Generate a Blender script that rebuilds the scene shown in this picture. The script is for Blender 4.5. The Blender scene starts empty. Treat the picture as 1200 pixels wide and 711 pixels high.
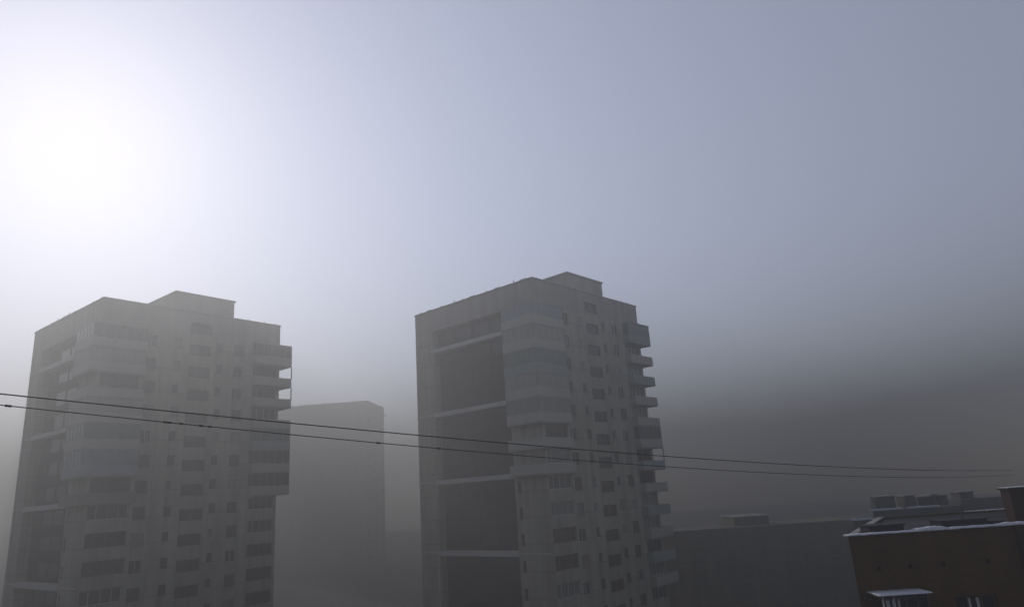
import bpy, bmesh, math, random
from mathutils import Matrix, Vector

rnd = random.Random(7)
S = bpy.context.scene
COL = S.collection
CAM_Z = 22.5
SUN_EL, SUN_AZ = math.radians(27.0), math.radians(-35.0)   # azimuth from +Y, clockwise positive

# ------------------------------------------------------------------ settings
S.render.engine = 'CYCLES'
S.view_settings.view_transform = 'Standard'
S.view_settings.look = 'None'
S.view_settings.gamma = 1.0
S.view_settings.use_curve_mapping = False
S.view_settings.exposure = 0.2
S.cycles.volume_bounces = 0
S.cycles.max_bounces = 6
S.cycles.use_denoising = True

# ------------------------------------------------------------------ materials
MATS = {}
def new_mat(name):
    m = bpy.data.materials.new(name); m.use_nodes = True
    nt = m.node_tree
    return m, nt, nt.nodes['Principled BSDF']

def plain(name, col, rough=.8, var=.15, scale=1.5, spec=.3, metal=0.0):
    m, nt, b = new_mat(name)
    tc = nt.nodes.new('ShaderNodeTexCoord')
    n = nt.nodes.new('ShaderNodeTexNoise'); n.inputs['Scale'].default_value = scale; n.inputs['Detail'].default_value = 6
    nt.links.new(tc.outputs['Object'], n.inputs['Vector'])
    r = nt.nodes.new('ShaderNodeMix'); r.data_type = 'RGBA'
    r.inputs[6].default_value = (*[c*(1-var) for c in col], 1)
    r.inputs[7].default_value = (*[min(1, c*(1+var)) for c in col], 1)
    nt.links.new(n.outputs['Fac'], r.inputs[0])
    nt.links.new(r.outputs[2], b.inputs['Base Color'])
    b.inputs['Roughness'].default_value = rough
    b.inputs['Specular IOR Level'].default_value = spec
    b.inputs['Metallic'].default_value = metal
    MATS[name] = m
    return m

def masonry(name, c1, c2, joint, bw, bh, jsize, stain=.25, big=.12):
    """bricks or panels laid along x+y and z of the object, with weather streaks"""
    m, nt, b = new_mat(name)
    L = nt.links
    tc = nt.nodes.new('ShaderNodeTexCoord')
    sep = nt.nodes.new('ShaderNodeSeparateXYZ'); L.new(tc.outputs['Object'], sep.inputs[0])
    add = nt.nodes.new('ShaderNodeMath'); add.operation = 'ADD'
    L.new(sep.outputs[0], add.inputs[0]); L.new(sep.outputs[1], add.inputs[1])
    cmb = nt.nodes.new('ShaderNodeCombineXYZ'); L.new(add.outputs[0], cmb.inputs[0]); L.new(sep.outputs[2], cmb.inputs[1])
    br = nt.nodes.new('ShaderNodeTexBrick'); L.new(cmb.outputs[0], br.inputs['Vector'])
    br.inputs['Scale'].default_value = 1
    br.inputs['Brick Width'].default_value = bw; br.inputs['Row Height'].default_value = bh
    br.inputs['Mortar Size'].default_value = jsize
    br.inputs['Color1'].default_value = (*c1, 1); br.inputs['Color2'].default_value = (*c2, 1)
    br.inputs['Mortar'].default_value = (*joint, 1)
    # streaks running down the wall
    mp = nt.nodes.new('ShaderNodeMapping'); mp.inputs['Scale'].default_value = (.9, .9, .09)
    L.new(tc.outputs['Object'], mp.inputs['Vector'])
    n1 = nt.nodes.new('ShaderNodeTexNoise'); n1.inputs['Scale'].default_value = 1.0; n1.inputs['Detail'].default_value = 8
    L.new(mp.outputs[0], n1.inputs['Vector'])
    n2 = nt.nodes.new('ShaderNodeTexNoise'); n2.inputs['Scale'].default_value = big; n2.inputs['Detail'].default_value = 3
    L.new(tc.outputs['Object'], n2.inputs['Vector'])
    r1 = nt.nodes.new('ShaderNodeMapRange'); L.new(n1.outputs['Fac'], r1.inputs[0])
    r1.inputs[1].default_value = .3; r1.inputs[2].default_value = .7; r1.inputs[3].default_value = 1-stain; r1.inputs[4].default_value = 1.0+stain*.3
    r2 = nt.nodes.new('ShaderNodeMapRange'); L.new(n2.outputs['Fac'], r2.inputs[0])
    r2.inputs[1].default_value = .3; r2.inputs[2].default_value = .7; r2.inputs[3].default_value = .85; r2.inputs[4].default_value = 1.1
    mu = nt.nodes.new('ShaderNodeMath'); mu.operation = 'MULTIPLY'; L.new(r1.outputs[0], mu.inputs[0]); L.new(r2.outputs[0], mu.inputs[1])
    vm = nt.nodes.new('ShaderNodeVectorMath'); vm.operation = 'SCALE'; L.new(br.outputs['Color'], vm.inputs[0]); L.new(mu.outputs[0], vm.inputs['Scale'])
    L.new(vm.outputs[0], b.inputs['Base Color'])
    b.inputs['Roughness'].default_value = .9; b.inputs['Specular IOR Level'].default_value = .2
    MATS[name] = m
    return m

masonry('tower_panels', (.43, .405, .32), (.395, .375, .295), (.25, .235, .19), 3.4, 2.82, .045, .38)
masonry('tower_technical_floor', (.37, .345, .30), (.35, .325, .28), (.29, .27, .235), .9, .45, .02)
masonry('dark_cladding', (.022, .019, .019), (.016, .014, .015), (.03, .027, .025), 1.6, .7, .02, .3)
masonry('brown_brick', (.14, .068, .014), (.10, .05, .012), (.10, .066, .03), .26, .082, .012, .3, .4)
masonry('grey_brick', (.17, .165, .15), (.15, .145, .135), (.14, .135, .125), 1.2, .6, .02, .3)
masonry('buff_panels', (.20, .175, .125), (.18, .155, .115), (.16, .135, .10), 3.2, 2.7, .03, .35)
plain('pale_band', (.52, .51, .47), .8)
plain('concrete', (.34, .33, .30), .9)
plain('slab_edge', (.29, .28, .255), .9)
plain('parapet_cream', (.42, .40, .35), .8)
plain('parapet_blue', (.27, .335, .35), .7)
plain('parapet_green', (.25, .31, .27), .7)
plain('parapet_brown', (.24, .18, .15), .8)
plain('parapet_white', (.55, .55, .53), .7)
plain('frame_white', (.62, .62, .60), .5)
plain('frame_grey', (.30, .30, .28), .6)
plain('infill_panel', (.33, .32, .28), .7, .2, .8)
plain('frame_brown', (.16, .10, .07), .6)
plain('glass_dark', (.018, .021, .022), .12, spec=.45)
plain('glass_dim', (.13, .12, .095), .3)
plain('glass_grey', (.05, .055, .055), .15, spec=.45)
plain('glass_curtain', (.20, .20, .185), .25, spec=.45, scale=4)
plain('glass_green', (.10, .15, .13), .2, spec=.45)
plain('glass_blue', (.17, .215, .23), .2, spec=.45)
plain('curtain_white', (.50, .50, .50), .9)
plain('roofing_felt', (.03, .03, .032), .9)
plain('roof_grey', (.22, .22, .22), .9)
plain('void_black', (.008, .007, .006), .95, spec=.05)
plain('snow', (.66, .68, .71), .85, .05, 3)
plain('rail_metal', (.10, .10, .10), .5, metal=.6)
plain('cable_rubber', (.02, .02, .02), .6)
plain('red_brick_dark', (.045, .02, .014), .9, .25, 6)

# ------------------------------------------------------------------ object helpers
def tag(o, label=None, cat=None, group=None, kind=None):
    if label: o['label'] = label
    if cat: o['category'] = cat
    if group: o['group'] = group
    if kind: o['kind'] = kind
    return o

def empty(name, loc, rz=0.0):
    o = bpy.data.objects.new(name, None); COL.objects.link(o)
    o.location = loc; o.rotation_euler = (0, 0, rz); o.empty_display_size = .5
    return o

def place(name, mesh, parent=None, loc=(0, 0, 0), rz=0.0):
    o = bpy.data.objects.new(name, mesh); COL.objects.link(o)
    o.location = loc; o.rotation_euler = (0, 0, rz); o.parent = parent
    return o

class MB:
    """collects faces with several materials into one mesh"""
    def __init__(self): self.bm = bmesh.new(); self.mats = []
    def mi(self, m):
        if m not in self.mats: self.mats.append(m)
        return self.mats.index(m)
    def quad(self, pts, m):
        f = self.bm.faces.new([self.bm.verts.new(p) for p in pts]); f.material_index = self.mi(m); return f
    def box(self, x0, x1, y0, y1, z0, z1, m):
        v = [self.bm.verts.new((x, y, z)) for z in (z0, z1) for y in (y0, y1) for x in (x0, x1)]
        for a in ((0, 2, 3, 1), (4, 5, 7, 6), (0, 1, 5, 4), (2, 6, 7, 3), (0, 4, 6, 2), (1, 3, 7, 5)):
            self.bm.faces.new([v[i] for i in a]).material_index = self.mi(m)
    def prism(self, poly, z0, z1, m):
        n = len(poly)
        a = [self.bm.verts.new((x, y, z0)) for x, y in poly]; b = [self.bm.verts.new((x, y, z1)) for x, y in poly]
        i = self.mi(m)
        self.bm.faces.new(a[::-1]).material_index = i; self.bm.faces.new(b).material_index = i
        for k in range(n):
            self.bm.faces.new((a[k], a[(k+1) % n], b[(k+1) % n], b[k])).material_index = i
    def tube(self, pts, r, m, seg=8):
        rings = []
        for k, p in enumerate(pts):
            p = Vector(p); d = (Vector(pts[min(k+1, len(pts)-1)]) - Vector(pts[max(k-1, 0)])).normalized()
            up = Vector((0, 0, 1)) if abs(d.z) < .9 else Vector((1, 0, 0))
            s = d.cross(up).normalized(); t = s.cross(d)
            rings.append([self.bm.verts.new(p + r*(math.cos(a)*s + math.sin(a)*t)) for a in [2*math.pi*q/seg for q in range(seg)]])
        i = self.mi(m)
        for k in range(len(rings)-1):
            for q in range(seg):
                self.bm.faces.new((rings[k][q], rings[k][(q+1) % seg], rings[k+1][(q+1) % seg], rings[k+1][q])).material_index = i
        self.bm.faces.new(rings[0]).material_index = i; self.bm.faces.new(rings[-1]).material_index = i
    def mesh(self, name):
        bmesh.ops.recalc_face_normals(self.bm, faces=self.bm.faces)
        me = bpy.data.meshes.new(name); self.bm.to_mesh(me); self.bm.free()
        for m in self.mats: me.materials.append(MATS[m])
        return me
    def build(self, name, parent=None, loc=(0, 0, 0), rz=0.0):
        return place(name, self.mesh(name), parent, loc, rz)

def facade(mb, org, u, n, ulen, z0, z1, ops, mat, reveal=None):
    """a wall sheet with real openings; ops = (u0, u1, za, zb, depth)"""
    us = sorted({0.0, ulen, *[o[0] for o in ops], *[o[1] for o in ops]})
    zs = sorted({z0, z1, *[o[2] for o in ops], *[o[3] for o in ops]})
    P = lambda a, z, d=0.0: (org[0]+u[0]*a-n[0]*d, org[1]+u[1]*a-n[1]*d, z)
    for i in range(len(us)-1):
        a, b = us[i], us[i+1]
        if b-a < 1e-6: continue
        run = None
        for j in range(len(zs)-1):
            c, d = zs[j], zs[j+1]
            um, zm = (a+b)/2, (c+d)/2
            hole = any(o[0] < um < o[1] and o[2] < zm < o[3] for o in ops)
            if not hole: run = c if run is None else run
            if run is not None and (hole or j == len(zs)-2):
                e = c if hole else d
                mb.quad((P(a, run), P(b, run), P(b, e), P(a, e)), mat); run = None
    for a, b, c, d, t in ops:
        r = reveal or mat
        mb.quad((P(a, c), P(b, c), P(b, c, t), P(a, c, t)), r); mb.quad((P(a, d), P(b, d), P(b, d, t), P(a, d, t)), r)
        mb.quad((P(a, c), P(a, d), P(a, d, t), P(a, c, t)), r); mb.quad((P(b, c), P(b, d), P(b, d, t), P(b, c, t)), r)

# ------------------------------------------------------------------ windows (shared meshes), local x along wall, y outwards negative
WIN = {}
def win_meshes(kind, w, h, bars, frame, pane, sill=True):
    key = (kind, frame, pane)
    if key in WIN: return WIN[key]
    f = MB(); t = .07
    f.box(-w/2, -w/2+t, -.03, .05, 0, h, frame); f.box(w/2-t, w/2, -.03, .05, 0, h, frame)
    f.box(-w/2+t, w/2-t, -.03, .05, 0, t, frame); f.box(-w/2+t, w/2-t, -.03, .05, h-t, h, frame)
    for b in bars:
        f.box(-w/2+w*b-.03, -w/2+w*b+.03, -.028, .048, t, h-t, frame)
    if sill: f.box(-w/2-.06, w/2+.06, -.24, -.031, -.05, .012, 'slab_edge')
    p = MB(); p.box(-w/2+t*.6, w/2-t*.6, .0, .03, t*.6, h-t*.6, pane)
    WIN[key] = (f.mesh('window'), p.mesh('pane'))
    return WIN[key]

def add_window(parent, kind, w, h, bars, frame, pane, loc, rz, name='window', sill=True):
    fm, pm = win_meshes(kind, w, h, bars, frame, pane, sill)
    o = place(name, fm, parent, loc, rz)
    place('pane', pm, o)
    return o

def copy_tree(o, parent=None):
    c = o.copy(); COL.objects.link(c); c.parent = parent
    for ch in list(o.children): copy_tree(ch, c)
    return c

# ------------------------------------------------------------------ the tower
WX, WY, H, FL = 22.8, 21.5, 46.87, 2.82
TOP = H - 2.9                      # underside of the technical floor
def slab(k): return H - 5.6 - FL*(k-1)
NF = 15

def balcony(root, path, inner, k, state, par, pane, post=False):
    """one balcony: slab and parapet follow the open path; 'E' is glazed in up to the slab above"""
    z = slab(k)
    b = MB()
    b.prism(path + inner, z-.20, z, 'slab_edge')
    def strip(mb, za, zb, t, m, inset=0.0):
        for i in range(len(path)-1):
            (xa, ya), (xb, yb) = path[i], path[i+1]
            if abs(xa-xb) < 1e-6:                       # runs along y
                s = 1 if xa < sum(p[0] for p in path+inner)/len(path+inner) else -1
                x0, x1 = sorted((xa+s*inset, xa+s*(inset+t)))
                ya2, yb2 = sorted((ya, yb))
                mb.box(x0, x1, ya2+(t+inset if i > 0 or ya2 != ya else inset), yb2-inset, za, zb, m)
            else:
                s = 1 if ya < sum(p[1] for p in path+inner)/len(path+inner) else -1
                y0, y1 = sorted((ya+s*inset, ya+s*(inset+t)))
                xa2, xb2 = sorted((xa, xb))
                mb.box(xa2+inset+.001, xb2-inset-.001, y0, y1, za, zb, m)
    strip(b, z+.001, z+1.02, .08, par)
    if post:
        for px, py in path[1:-1]:
            b.box(px-.05 if px > 0 else px+.002, px+.05, py+.003, py+.1, z+1.021, z+FL-.201, 'rail_metal')
    o = b.build('balcony', root)
    if par in ('parapet_blue', 'parapet_green', 'parapet_brown'): o['label'] = {'parapet_blue': 'balcony with pale blue panels', 'parapet_green': 'balcony with grey green panels', 'parapet_brown': 'balcony with brown panels'}[par]
    if state == 'E':
        g = MB()
        strip(g, z+1.022, z+FL-.203, .04, pane, .05)
        fr = 'frame_grey'
        for i in range(len(path)-1):                    # mullions and rails
            (xa, ya), (xb, yb) = path[i], path[i+1]
            ln = math.hypot(xb-xa, yb-ya); n = max(1, round(ln/1.1))
            for q in range(n+1):
                t = q/n; px, py = xa+(xb-xa)*t, ya+(yb-ya)*t
                cx = sum(p[0] for p in path+inner)/len(path+inner); cy = sum(p[1] for p in path+inner)/len(path+inner)
                px += .05*(1 if cx > px else -1); py += .05*(1 if cy > py else -1)
                g.box(px-.04, px+.04, py-.04, py+.04, z+1.021, z+FL-.202, fr)
        g.build('glazing', o)
    return o

def build_tower(loc, th, label, front, right, seed, height=46.87, depth=21.5, floors=15, penthouse=True, recess=True):
    global H, WY, TOP, NF
    H, WY, NF = height, depth, floors; TOP = H - 2.9
    R = random.Random(seed)
    root = tag(empty('apartment_tower', loc, th), label, 'tower block', 'tall apartment towers in the fog')
    # ---- openings on the long window side (local y = 0)
    ops, wins = [], []
    for k in range(1, NF+1):
        z = slab(k)
        for u, w, h, s, kind, bars in ((5.65, 1.4, 1.45, .72, 'flat', (.5,)), (8.75, .85, 1.2, .9, 'narrow', ()),
                                       (14.1, .85, 1.2, .9, 'narrow', ()), (16.75, 1.4, 1.45, .72, 'flat', (.36,))):
            ops.append((u-w/2, u+w/2, z+s, z+s+h, .2))
            wins.append((kind, w, h, bars, (u, .14, z+s), 0.0))
    for k in range(0, NF):                              # stair landings sit half a storey off
        z = H - 2.62 - 2.81*k
        ops.append((10.15, 12.95, z, z+1.35, .25))
    for k in range(1, NF+1):                            # loggias at both ends
        z = slab(k)
        for u0, u1 in ((.35, 4.5), (18.9, 22.45)):
            ops.append((u0, u1, z+1.0, z+2.52, .3))
    w = MB()
    facade(w, (0, 0), (1, 0), (0, -1), WX, 0, TOP, [o for o in ops if o[3] < TOP], 'tower_panels')
    facade(w, (0, 0), (1, 0), (0, -1), WX, TOP, H, [o for o in ops if o[2] > TOP], 'tower_technical_floor')
    # ---- the blind side with its tall recess (local x = 0)
    lops = [(4.8, 18.0, .4, TOP-.02, 1.4)] if recess else []
    for k in range(8, NF+1):
        lops.append((3.85, 4.4, slab(k)+.8, slab(k)+2.1, .2))
    facade(w, (0, 0), (0, 1), (-1, 0), WY, 0, TOP, lops, 'tower_panels')
    facade(w, (0, 0), (0, 1), (-1, 0), WY, TOP, H, [], 'tower_technical_floor')
    facade(w, (WX, 0), (0, 1), (1, 0), WY, 0, TOP, [], 'tower_panels')
    facade(w, (WX, 0), (0, 1), (1, 0), WY, TOP, H, [], 'tower_technical_floor')
    facade(w, (0, WY), (1, 0), (0, 1), WX, 0, H, [], 'tower_panels')
    w.build('wall', root)
    # ---- windows
    for kind, ww, h, bars, l, rz in wins:
        fr = R.choice(['frame_white', 'frame_white', 'frame_brown', 'frame_brown'])
        add_window(root, kind, ww, h, bars, fr, R.choice(['glass_dark', 'glass_dark', 'glass_grey', 'glass_curtain']), l, rz)
    for k in range(8, NF+1):
        add_window(root, 'slot', .55, 1.3, (), 'frame_brown', 'glass_dark', (.14, 4.125, slab(k)+.8), -math.pi/2, sill=False)
    for k in range(0, NF):
        add_window(root, 'stair', 2.8, 1.35, (.5,), 'frame_brown', 'glass_dark', (11.55, .2, H-2.62-2.81*k), 0, 'stair_window', False)
    for k in range(1, NF+1):
        for u0, u1 in ((.35, 4.5), (18.9, 22.45)):
            fr, pn = R.choice([('frame_white', 'glass_dark'), ('frame_white', 'glass_grey'), ('frame_brown', 'glass_dark'), ('frame_white', 'glass_green'), ('frame_brown', 'void_black')])
            add_window(root, 'loggia%.1f' % (u1-u0), u1-u0, 1.52, (.22, .5, .76), fr, pn, ((u0+u1)/2, .2, slab(k)+1.0), 0, 'loggia_window', False)
    # ---- recess filled with dark loggias
    r = MB()
    if not recess: r.box(-.04, -.002, 4.8, 18, .4, TOP, 'tower_technical_floor')
    else: r.box(1.15, 1.39, 4.81, 17.99, .41, TOP-.03, 'dark_cladding')
    for k in range(1, NF+1):
        z = slab(k)
        if not recess: continue
        if k % 3 != 1: r.box(1.05, 1.149, 4.82, 17.98, z-.2, z, 'dark_cladding')
        for q in range(4):
            y = 4.95+q*3.27
            r.box(1.10, 1.148, y+.3, y+2.95, z+.75, z+2.3, 'glass_dark')
    r.build('recessed_loggias' if recess else 'gable_panel', root)
    for k in (1, 4, 7, 10, 13) if recess else ():
        z = slab(k); b = MB()
        b.box(-.10, 1.12, 4.803, 17.997, z-.32, z+.22, 'pale_band')
        b.box(-.05, -.001, 18.003, WY+.05, z-.05, z+.09, 'pale_band')
        if k > 7: b.box(-.05, -.001, -.05, 4.797, z-.05, z+.09, 'pale_band')
        b.build('string_course', root)
    # ---- wrap-around balconies at the two corners
    e = .9; q = .38       # deep towards the blind side, shallow along the window side
    p1 = [(-.001, 4.6), (-e, 4.6), (-e, -q), (5.0, -q), (5.0, -.001)]; i1 = [(-.001, -.001)]
    p2 = [(18.7, -.001), (18.7, -e), (WX+1.35, -e), (WX+1.35, 4.6), (WX+.001, 4.6)]; i2 = [(WX+.001, -.001)]
    for cfg, path, inner in ((front, p1, i1), (right, p2, i2)):
        c = MB(); c.prism(path+inner, TOP-.14, TOP+.06, 'slab_edge')
        c.build('canopy', root)
        for k, st, par, pane, post in cfg:
            balcony(root, path, inner, k, st, par, pane, post)
    # ---- roof
    c = MB(); t = .32
    c.box(-.1, WX+.1, -.1, t, H, H+.13, 'slab_edge'); c.box(-.1, WX+.1, WY-t, WY+.1, H, H+.13, 'slab_edge')
    c.box(-.1, t, t+.001, WY-t-.001, H, H+.13, 'slab_edge'); c.box(WX-t, WX+.1, t+.001, WY-t-.001, H, H+.13, 'slab_edge')
    c.build('coping', root)
    d = MB(); d.box(.05, WX-.05, .05, WY-.05, H-.6, H-.25, 'roofing_felt'); d.build('roof', root)
    if penthouse: p = MB(); p.box(8.7, 16.5, 1.2, 10.5, H-.24, H+2.62, 'tower_technical_floor')
    if penthouse:
        p.box(8.55, 16.65, 1.05, 10.65, H+2.621, H+2.8, 'slab_edge')
        p.build('penthouse', root)
    g = MB()
    y = 1.0
    while y < WY-1:
        hgt = R.choice([.12, .2, .34])
        g.box(.02, .09, y, y+.07, H+.131, H+.131+hgt, 'rail_metal')
        if R.random() < .5: g.box(-.02, .12, y+.2, y+.9, H+.131, H+.24, 'rail_metal')
        y += R.uniform(1.2, 2.6)
    x = 18.0
    while x < WX-.6:
        g.box(x, x+.06, .02, .09, H+.131, H+.131+R.choice([.1, .2]), 'rail_metal'); x += R.uniform(.9, 1.8)
    g.build('roof_railing', root)
    return root

fA = [(1, 'E', 'parapet_cream', 'glass_grey', 0), (2, 'E', 'parapet_cream', 'infill_panel', 0), (3, 'O', 'parapet_cream', '', 0),
      (4, 'E', 'parapet_cream', 'infill_panel', 0), (5, 'E', 'parapet_cream', 'glass_green', 0), (6, 'E', 'parapet_blue', 'glass_blue', 0),
      (7, 'O', 'parapet_brown', '', 0)]
rA = [(1, 'E', 'parapet_cream', 'glass_grey', 0), (2, 'O', 'parapet_cream', '', 1), (3, 'O', 'parapet_cream', '', 1), (4, 'O', 'parapet_cream', '', 0),
      (5, 'E', 'parapet_green', 'glass_green', 0), (6, 'E', 'parapet_cream', 'glass_grey', 0), (7, 'E', 'parapet_cream', 'glass_dark', 0)]
fB = [(1, 'E', 'parapet_cream', 'glass_blue', 0), (2, 'E', 'parapet_cream', 'infill_panel', 0), (3, 'E', 'parapet_green', 'glass_green', 0),
      (4, 'E', 'parapet_cream', 'infill_panel', 0), (5, 'E', 'parapet_cream', 'glass_curtain', 0), (6, 'O', 'parapet_cream', '', 0), (7, 'O', 'parapet_cream', '', 0)]
rB = [(1, 'E', 'parapet_green', 'glass_green', 0), (2, 'O', 'parapet_cream', '', 0), (3, 'O', 'parapet_green', '', 0), (4, 'O', 'parapet_cream', '', 0),
      (5, 'O', 'parapet_cream', '', 0), (6, 'E', 'parapet_cream', 'glass_grey', 0), (7, 'O', 'parapet_blue', '', 1)] + \
     [(k, 'O', 'parapet_green' if k % 2 else 'parapet_cream', '', 0) for k in range(8, 13)]

tower_a = build_tower((-46.43, 74.21, 0), .9143, 'pale tower block below the bright glow, with broad window side facing the viewer', fA, rA, 3)
tower_b = build_tower((2.54, 77.55, 0), .8478, 'taller-looking tower block in mid picture with black recessed stripe and stepped balconies', fB, rB, 5)
tower_c = build_tower((-55.9, 252.0, 0), math.radians(86), 'ghostly far tower block almost lost in fog between the two clear towers',
                      [], [], 9, 22.5+36.0, 38.0, 19, False, False)

# ------------------------------------------------------------------ the near brown brick block (lower right)
def near_block():
    root = tag(empty('brick_apartment_block', (14.98, 34.0, 0)), 'dark brown brick block close by with snowy coping and small square vents', 'apartment block')
    HR = CAM_Z - 3.0          # parapet top
    L, D = 24.0, 13.0
    w = MB()
    wz = HR - 2.87            # top of the right window
    ops = [(4.32, 6.18, wz-1.7, wz, .22)]
    vents = [1.15, 2.6, 4.1, 6.2]
    for v in vents: ops.append((v-.10, v+.10, HR-1.58, HR-1.38, .3))
    facade(w, (0, 0), (1, 0), (0, -1), L, 0, HR, ops, 'brown_brick')
    sx, sy = .53, .848        # the end wall runs off at an angle
    facade(w, (0, 0), (sx, sy), (-sy, sx), D, 0, HR, [], 'brown_brick')
    facade(w, (L, 0), (0, 1), (1, 0), D*sy, 0, HR, [], 'brown_brick')
    facade(w, (D*sx, D*sy), (1, 0), (0, 1), L-D*sx, 0, HR, [], 'brown_brick')
    w.build('wall', root)
    for v in vents:
        m = MB(); m.box(v-.099, v+.099, .16, .29, HR-1.579, HR-1.381, 'void_black')
        m.box(v-.13, v+.13, -.012, -.002, HR-1.375, HR-1.35, 'red_brick_dark')
        m.build('vent_hole', root)
    pier = MB(); pier.box(7.75, 8.9, -.14, -.002, 0, HR-.02, 'red_brick_dark'); pier.build('brick_pier', root)
    r = MB(); r.prism([(.5, .3), (L-.2, .3), (L-.2, D*sy-.2), (D*sx+.3, D*sy-.2)], HR-.5, HR-.12, 'roofing_felt'); r.build('roof', root)
    # coping stones and the snow that lies on them in broken lengths
    c = MB(); c.box(-.09, L, -.1, .34, HR+.001, HR+.06, 'slab_edge'); c.prism([(.12, .342), (.55, .342), (D*sx+.43, D*sy), (D*sx, D*sy)], HR+.001, HR+.06, 'slab_edge'); c.build('coping', root)
    def snow(x0, x1, h, y0=-.12, y1=.36):
        m = MB(); n = max(6, int((x1-x0)/.14)); sec = []
        for i in range(n+1):
            t = i/n; x = x0+(x1-x0)*t
            e = min(1, 6*t, 6*(1-t)); hh = h*(.45+.55*e)*(.8+.4*rnd.random()); f = y0-.03*rnd.random()
            sec.append([m.bm.verts.new(p) for p in ((x, f, HR+.05-.03*rnd.random()), (x, f+.03, HR+.061+hh*.75), (x, (y0+y1)/2, HR+.061+hh), (x, y1-.03, HR+.061+hh*.7), (x, y1, HR+.061))])
        k = m.mi('snow')
        for a, b in zip(sec, sec[1:]):
            for q in range(4): f = m.bm.faces.new((a[q], b[q], b[q+1], a[q+1])); f.material_index = k; f.smooth = True
        m.bm.faces.new(sec[0]).material_index = k; m.bm.faces.new(sec[-1]).material_index = k
        m.build('snow_ledge', root)
    snow(-.1, 3.25, .035); snow(3.2, 4.75, .13, -.10, .5); snow(4.7, 6.95, .06); snow(6.9, 9.9, .09); snow(9.8, 16, .07); snow(16, 24, .08)
    d = MB(); d.box(1.3, 2.95, .55, 1.5, HR-.12, HR+.33, 'roofing_felt'); d.box(1.22, 3.03, .47, 1.58, HR+.331, HR+.38, 'roofing_felt'); d.build('roof_duct', root)
    d = MB(); d.box(4.75, 6.9, .5, 1.5, HR-.12, HR+.34, 'roofing_felt'); d.box(4.68, 7.0, .42, 1.58, HR+.341, HR+.39, 'roofing_felt'); d.build('roof_duct', root)
    d = MB(); d.box(7.15, 7.75, .5, 1.3, HR-.12, HR+.22, 'roofing_felt'); d.build('roof_duct', root)
    v = MB(); v.tube([(6.0, .9, HR+.3), (6.0, .9, HR+.62), (6.12, .9, HR+.7)], .06, 'rail_metal'); v.build('vent_pipe', root)
    # stair head in red brick
    s = MB(); s.box(8.36, 11.9, .6, 1.25, HR-.12, HR+1.58, 'red_brick_dark'); s.box(8.28, 12.0, .52, 1.33, HR+1.581, HR+1.66, 'roofing_felt')
    so = s.build('stair_head', root)
    sn = MB(); sn.box(8.32, 11.9, .56, 1.3, HR+1.661, HR+1.685, 'snow'); sn.build('roof_snow', so)
    ms = MB(); ms.tube([(12.3, 3.9, HR-.1), (12.3, 3.9, HR+3.0)], .05, 'rail_metal'); ms.box(12.0, 12.6, 3.87, 3.93, HR+2.4, HR+2.46, 'rail_metal'); ms.build('mast', root)
    # glazed balcony under a snowy canopy
    bz = HR - 2.42
    b = MB(); b.box(.52, 2.62, -1.0, -.003, bz-2.75, bz-2.6, 'slab_edge')
    b.box(.55, 2.6, -.98, -.92, bz-2.599, bz-1.6, 'parapet_brown'); b.box(.55, .61, -.919, -.004, bz-2.599, bz-1.6, 'parapet_brown'); b.box(2.54, 2.6, -.919, -.004, bz-2.599, bz-1.6, 'parapet_brown')
    bo = b.build('balcony', root)
    cn = MB(); cn.box(.38, 2.72, -1.16, -.003, bz-.10, bz-.03, 'rail_metal'); cn.build('canopy', bo)
    sm = MB(); n = 16; sec = []
    for i in range(n+1):
        t = i/n; x = .36+2.38*t; e = min(1, 5*t, 5*(1-t)); h = .035*(.5+.5*e)*(.85+.3*rnd.random())*(1.35 if t < .3 else 1)
        sec.append([sm.bm.verts.new(p) for p in ((x, -1.17, bz-.045), (x, -1.14, bz-.025+h*.7), (x, -.6, bz-.02+h), (x, -.02, bz-.02+h*1.1), (x, -.01, bz-.025))])
    k = sm.mi('snow')
    for a, c2 in zip(sec, sec[1:]):
        for q in range(4): f = sm.bm.faces.new((a[q], c2[q], c2[q+1], a[q+1])); f.material_index = k; f.smooth = True
    sm.bm.faces.new(sec[0]).material_index = k; sm.bm.faces.new(sec[-1]).material_index = k
    sm.build('canopy_snow', bo)
    g = MB()
    g.box(.58, 2.57, -.94, -.92, bz-1.598, bz-.102, 'glass_dark'); g.box(.58, .60, -.919, -.005, bz-1.598, bz-.102, 'glass_dark'); g.box(2.55, 2.57, -.919, -.005, bz-1.598, bz-.102, 'glass_dark')
    for x in (.56, 1.05, 1.55, 2.06, 2.53): g.box(x, x+.055, -.985, -.941, bz-1.598, bz-.102, 'frame_white' if x < 1.2 else 'rail_metal')
    g.box(.56, 2.585, -.98, -.942, bz-.24, bz-.18, 'rail_metal')
    g.build('balcony_glazing', bo)
    for x, ww in ((.70, .16), (.98, .07), (1.22, .09)):
        cu = MB(); cu.box(x, x+ww, -.97, -.945, bz-1.55, bz-.26, 'curtain_white'); cu.build('curtain', bo)
    wo = add_window(root, 'near', 1.86, 1.7, (.33, .67), 'frame_brown', 'glass_dark', (5.25, .15, wz-1.7), 0)
    for x in (4.93, 5.32):
        cu = MB(); cu.box(x-5.25, x-5.25+.14, -.022, -.002, .08, 1.58, 'curtain_white'); cu.build('curtain', wo)
    return root
near_block()

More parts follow.
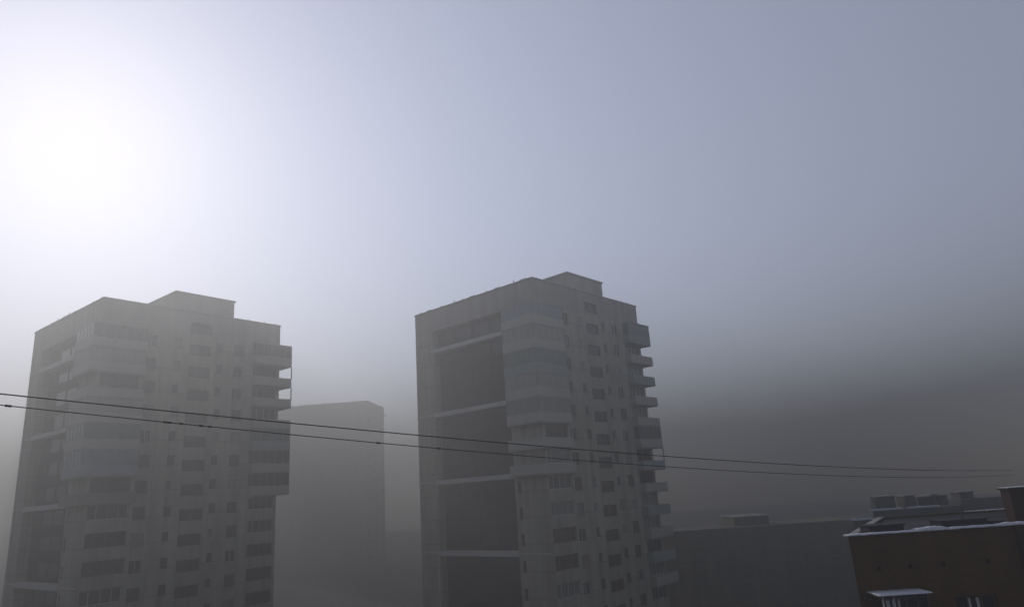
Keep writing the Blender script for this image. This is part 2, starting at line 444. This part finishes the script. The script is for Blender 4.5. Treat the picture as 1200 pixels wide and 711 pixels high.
# ------------------------------------------------------------------ grey block with vent shafts, behind the brick block
def grey_block():
    root = tag(empty('stepped_roof_block', (31.6, 70.0, 0)), 'foggy grey block with snow-lined stepped roof and a row of vent shafts', 'apartment block')
    w = MB()
    parts = [(0, 2.05, CAM_Z-4.78, 0), (2.051, 10.6, CAM_Z-4.02, .0), (10.601, 24.0, CAM_Z-4.75, 0)]
    for i, (x0, x1, z, y) in enumerate(parts): w.prism([(x0, 0), (x1, 0), (x1+6.6, 12), (x0+6.6, 12)], 0, z, 'grey_brick')
    w.box(12.6, 20, 3, 11, CAM_Z-4.9, CAM_Z-3.6, 'grey_brick')
    w.build('wall', root)
    for x0, x1, z in ((-.08, 2.04, CAM_Z-4.78), (2.0, 5.0, CAM_Z-4.02), (5.6, 8.6, CAM_Z-4.02), (10.65, 12.9, CAM_Z-4.75), (13.1, 24, CAM_Z-4.75)):
        c = MB(); c.box(x0, x1, -.12, .5, z+.002, z+.16, 'snow'); c.build('snow_ledge', root)
    for x0, x1, z, y in ((3.5, 5.2, CAM_Z-2.72, 1.5), (6.15, 7.2, CAM_Z-2.8, 1.5), (7.85, 9.1, CAM_Z-3.02, 2.2), (9.35, 9.95, CAM_Z-2.9, 2.5), (10.3, 11.3, CAM_Z-3.02, 3), (13.2, 14.6, CAM_Z-2.9, 4)):
        v = MB(); v.box(x0, x1, y, y+1.6, CAM_Z-4.9, z-.12, 'grey_brick'); v.box(x0-.1, x1+.1, y-.1, y+1.7, z-.119, z, 'slab_edge'); v.build('vent_shaft', root)
    for r in range(2):
        for q in range(7):
            add_window(root, 'far', 1.5, 1.5, (.4,), 'frame_brown', 'glass_dark', (1.6+q*3.2, -.06, CAM_Z-8.0-r*2.9), 0)
    return root
grey_block()

def low_block():
    root = tag(empty('low_apartment_block', (10.0, 115.0, 0)), 'long low block fading into fog at the foot of the stepped tower', 'apartment block')
    w = MB(); z = CAM_Z - 7.75
    w.box(0, 62, 0, 12, 0, z, 'buff_panels'); w.build('wall', root)
    c = MB(); c.box(-.15, 62.15, -.18, .5, z+.002, z+.2, 'slab_edge'); c.build('coping', root)
    s = MB(); s.box(23.7, 29.3, 2, 9, z-.2, z+1.45, 'buff_panels'); s.box(23.5, 29.5, 1.8, 9.2, z+1.451, z+1.6, 'slab_edge'); s.build('stair_head', root)
    for r in range(3):
        for q in range(17):
            add_window(root, 'dim', 1.5, 1.5, (.4,), 'glass_dim', 'glass_dim', (3+q*3.5, -.06, z-2.3-r*2.8), 0)
    return root
low_block()

# ------------------------------------------------------------------ overhead cables
def cable(a, b, sag, r, label, clamps, t0=-.25, t1=1.18):
    a, b = Vector(a), Vector(b)
    f = lambda t: a + (b-a)*t - Vector((0, 0, 4*sag*t*(1-t)))
    m = MB(); m.tube([f(t0+(t1-t0)*i/90) for i in range(91)], r, 'cable_rubber')
    root = tag(m.build('overhead_cable'), label, 'cable', 'overhead cables strung across the view')
    for t, ln in clamps:
        c = MB(); c.tube([f(t-ln), f(t-ln*.5), f(t+ln*.5), f(t+ln)], r*2.1, 'cable_rubber'); c.build('cable_clamp', root)
    return root
a1, b1 = Vector((-7.68, 10, CAM_Z+1.9)), Vector((19.8, 32, CAM_Z-.37))
cable(a1, b1, .26, .0108, 'upper and darker of two thin black cables crossing in front of the towers', [])
cable((-7.58, 10, CAM_Z+1.72), (19.76, 32, CAM_Z-.643), .33, .0088, 'lower cable of the pair, carrying small dark clamps along its length',
      [(.001, .0012), (.063, .0018), (.069, .0008), (.078, .001), (.082, .0007), (.173, .001), (.213, .0012)])

# ------------------------------------------------------------------ ground
def ground():
    m, nt, b = new_mat('dark_ground')
    tc = nt.nodes.new('ShaderNodeTexCoord'); n = nt.nodes.new('ShaderNodeTexNoise'); n.inputs['Scale'].default_value = .05; n.inputs['Detail'].default_value = 8
    nt.links.new(tc.outputs['Object'], n.inputs['Vector'])
    r = nt.nodes.new('ShaderNodeValToRGB'); r.color_ramp.elements[0].position = .42; r.color_ramp.elements[1].position = .6
    r.color_ramp.elements[0].color = (.040, .038, .036, 1); r.color_ramp.elements[1].color = (.055, .055, .055, 1)
    nt.links.new(n.outputs['Fac'], r.inputs[0]); nt.links.new(r.outputs[0], b.inputs['Base Color']); b.inputs['Roughness'].default_value = .9
    MATS['dark_ground'] = m
    g = MB(); g.quad(((-690, -240, 0), (240, -240, 0), (240, 554, 0), (-690, 554, 0)), 'dark_ground')
    tag(g.build('ground'), 'dark open ground under the towers', 'ground', kind='structure')
ground()

# ------------------------------------------------------------------ fog
HAZE_TOP, HAZE_D, HAZE_G, HAZE_C = 61.5, .0086, .61, (.43, .43, .425)
def haze():
    m = bpy.data.materials.new('fog_air'); m.use_nodes = True; nt = m.node_tree; nt.nodes.clear()
    o = nt.nodes.new('ShaderNodeOutputMaterial'); v = nt.nodes.new('ShaderNodeVolumePrincipled')
    v.inputs['Color'].default_value = (*HAZE_C, 1); v.inputs['Density'].default_value = HAZE_D; v.inputs['Anisotropy'].default_value = HAZE_G
    nt.links.new(v.outputs[0], o.inputs['Volume']); MATS['fog_air'] = m
    h = MB(); h.box(-700, 245, -250, 560, -1, HAZE_TOP, 'fog_air')
    tag(h.build('haze'), 'dense winter fog filling the air between the buildings', 'fog', kind='stuff')
haze()

# ------------------------------------------------------------------ light
world = bpy.data.worlds.new('World'); S.world = world; world.use_nodes = True
nt = world.node_tree; bg = nt.nodes['Background']
sky = nt.nodes.new('ShaderNodeTexSky'); sky.sky_type = 'NISHITA'; sky.sun_disc = False
sky.sun_elevation = SUN_EL; sky.sun_rotation = SUN_AZ
sky.air_density = 1.0; sky.dust_density = 0.22; sky.ozone_density = 2.0
hs = nt.nodes.new('ShaderNodeHueSaturation'); hs.inputs['Saturation'].default_value = .56        # thin high veil whitens the blue
nt.links.new(sky.outputs[0], hs.inputs['Color'])
tint = nt.nodes.new('ShaderNodeMix'); tint.data_type = 'RGBA'; tint.blend_type = 'MULTIPLY'; tint.inputs[0].default_value = 1.0
tint.inputs[7].default_value = (1.04, .975, 1.02, 1)
nt.links.new(hs.outputs[0], tint.inputs[6]); nt.links.new(tint.outputs[2], bg.inputs['Color']); bg.inputs['Strength'].default_value = .15
sd = bpy.data.lights.new('sun', 'SUN'); sd.energy = 2.0; sd.angle = math.radians(.5); sd.color = (1.0, .96, .92)
sun = bpy.data.objects.new('sun', sd); COL.objects.link(sun)
sv = Vector((math.sin(SUN_AZ)*math.cos(SUN_EL), math.cos(SUN_AZ)*math.cos(SUN_EL), math.sin(SUN_EL)))
sun.rotation_euler = sv.to_track_quat('Z', 'Y').to_euler(); sun.location = sv*300

# ------------------------------------------------------------------ camera
cd = bpy.data.cameras.new('camera'); cd.lens = 24.0; cd.sensor_width = 36; cd.sensor_fit = 'HORIZONTAL'; cd.clip_start = .1; cd.clip_end = 5000
cam = bpy.data.objects.new('camera', cd); COL.objects.link(cam)
p, r = .26917, .06711
R0, U0, F0 = Vector((1, 0, 0)), Vector((0, -math.sin(p), math.cos(p))), Vector((0, math.cos(p), math.sin(p)))
rt, up = R0*math.cos(r) - U0*math.sin(r), R0*math.sin(r) + U0*math.cos(r)
M = Matrix((rt, up, -F0)).transposed().to_4x4(); M.translation = (0, 0, CAM_Z)
cam.matrix_world = M
S.camera = cam
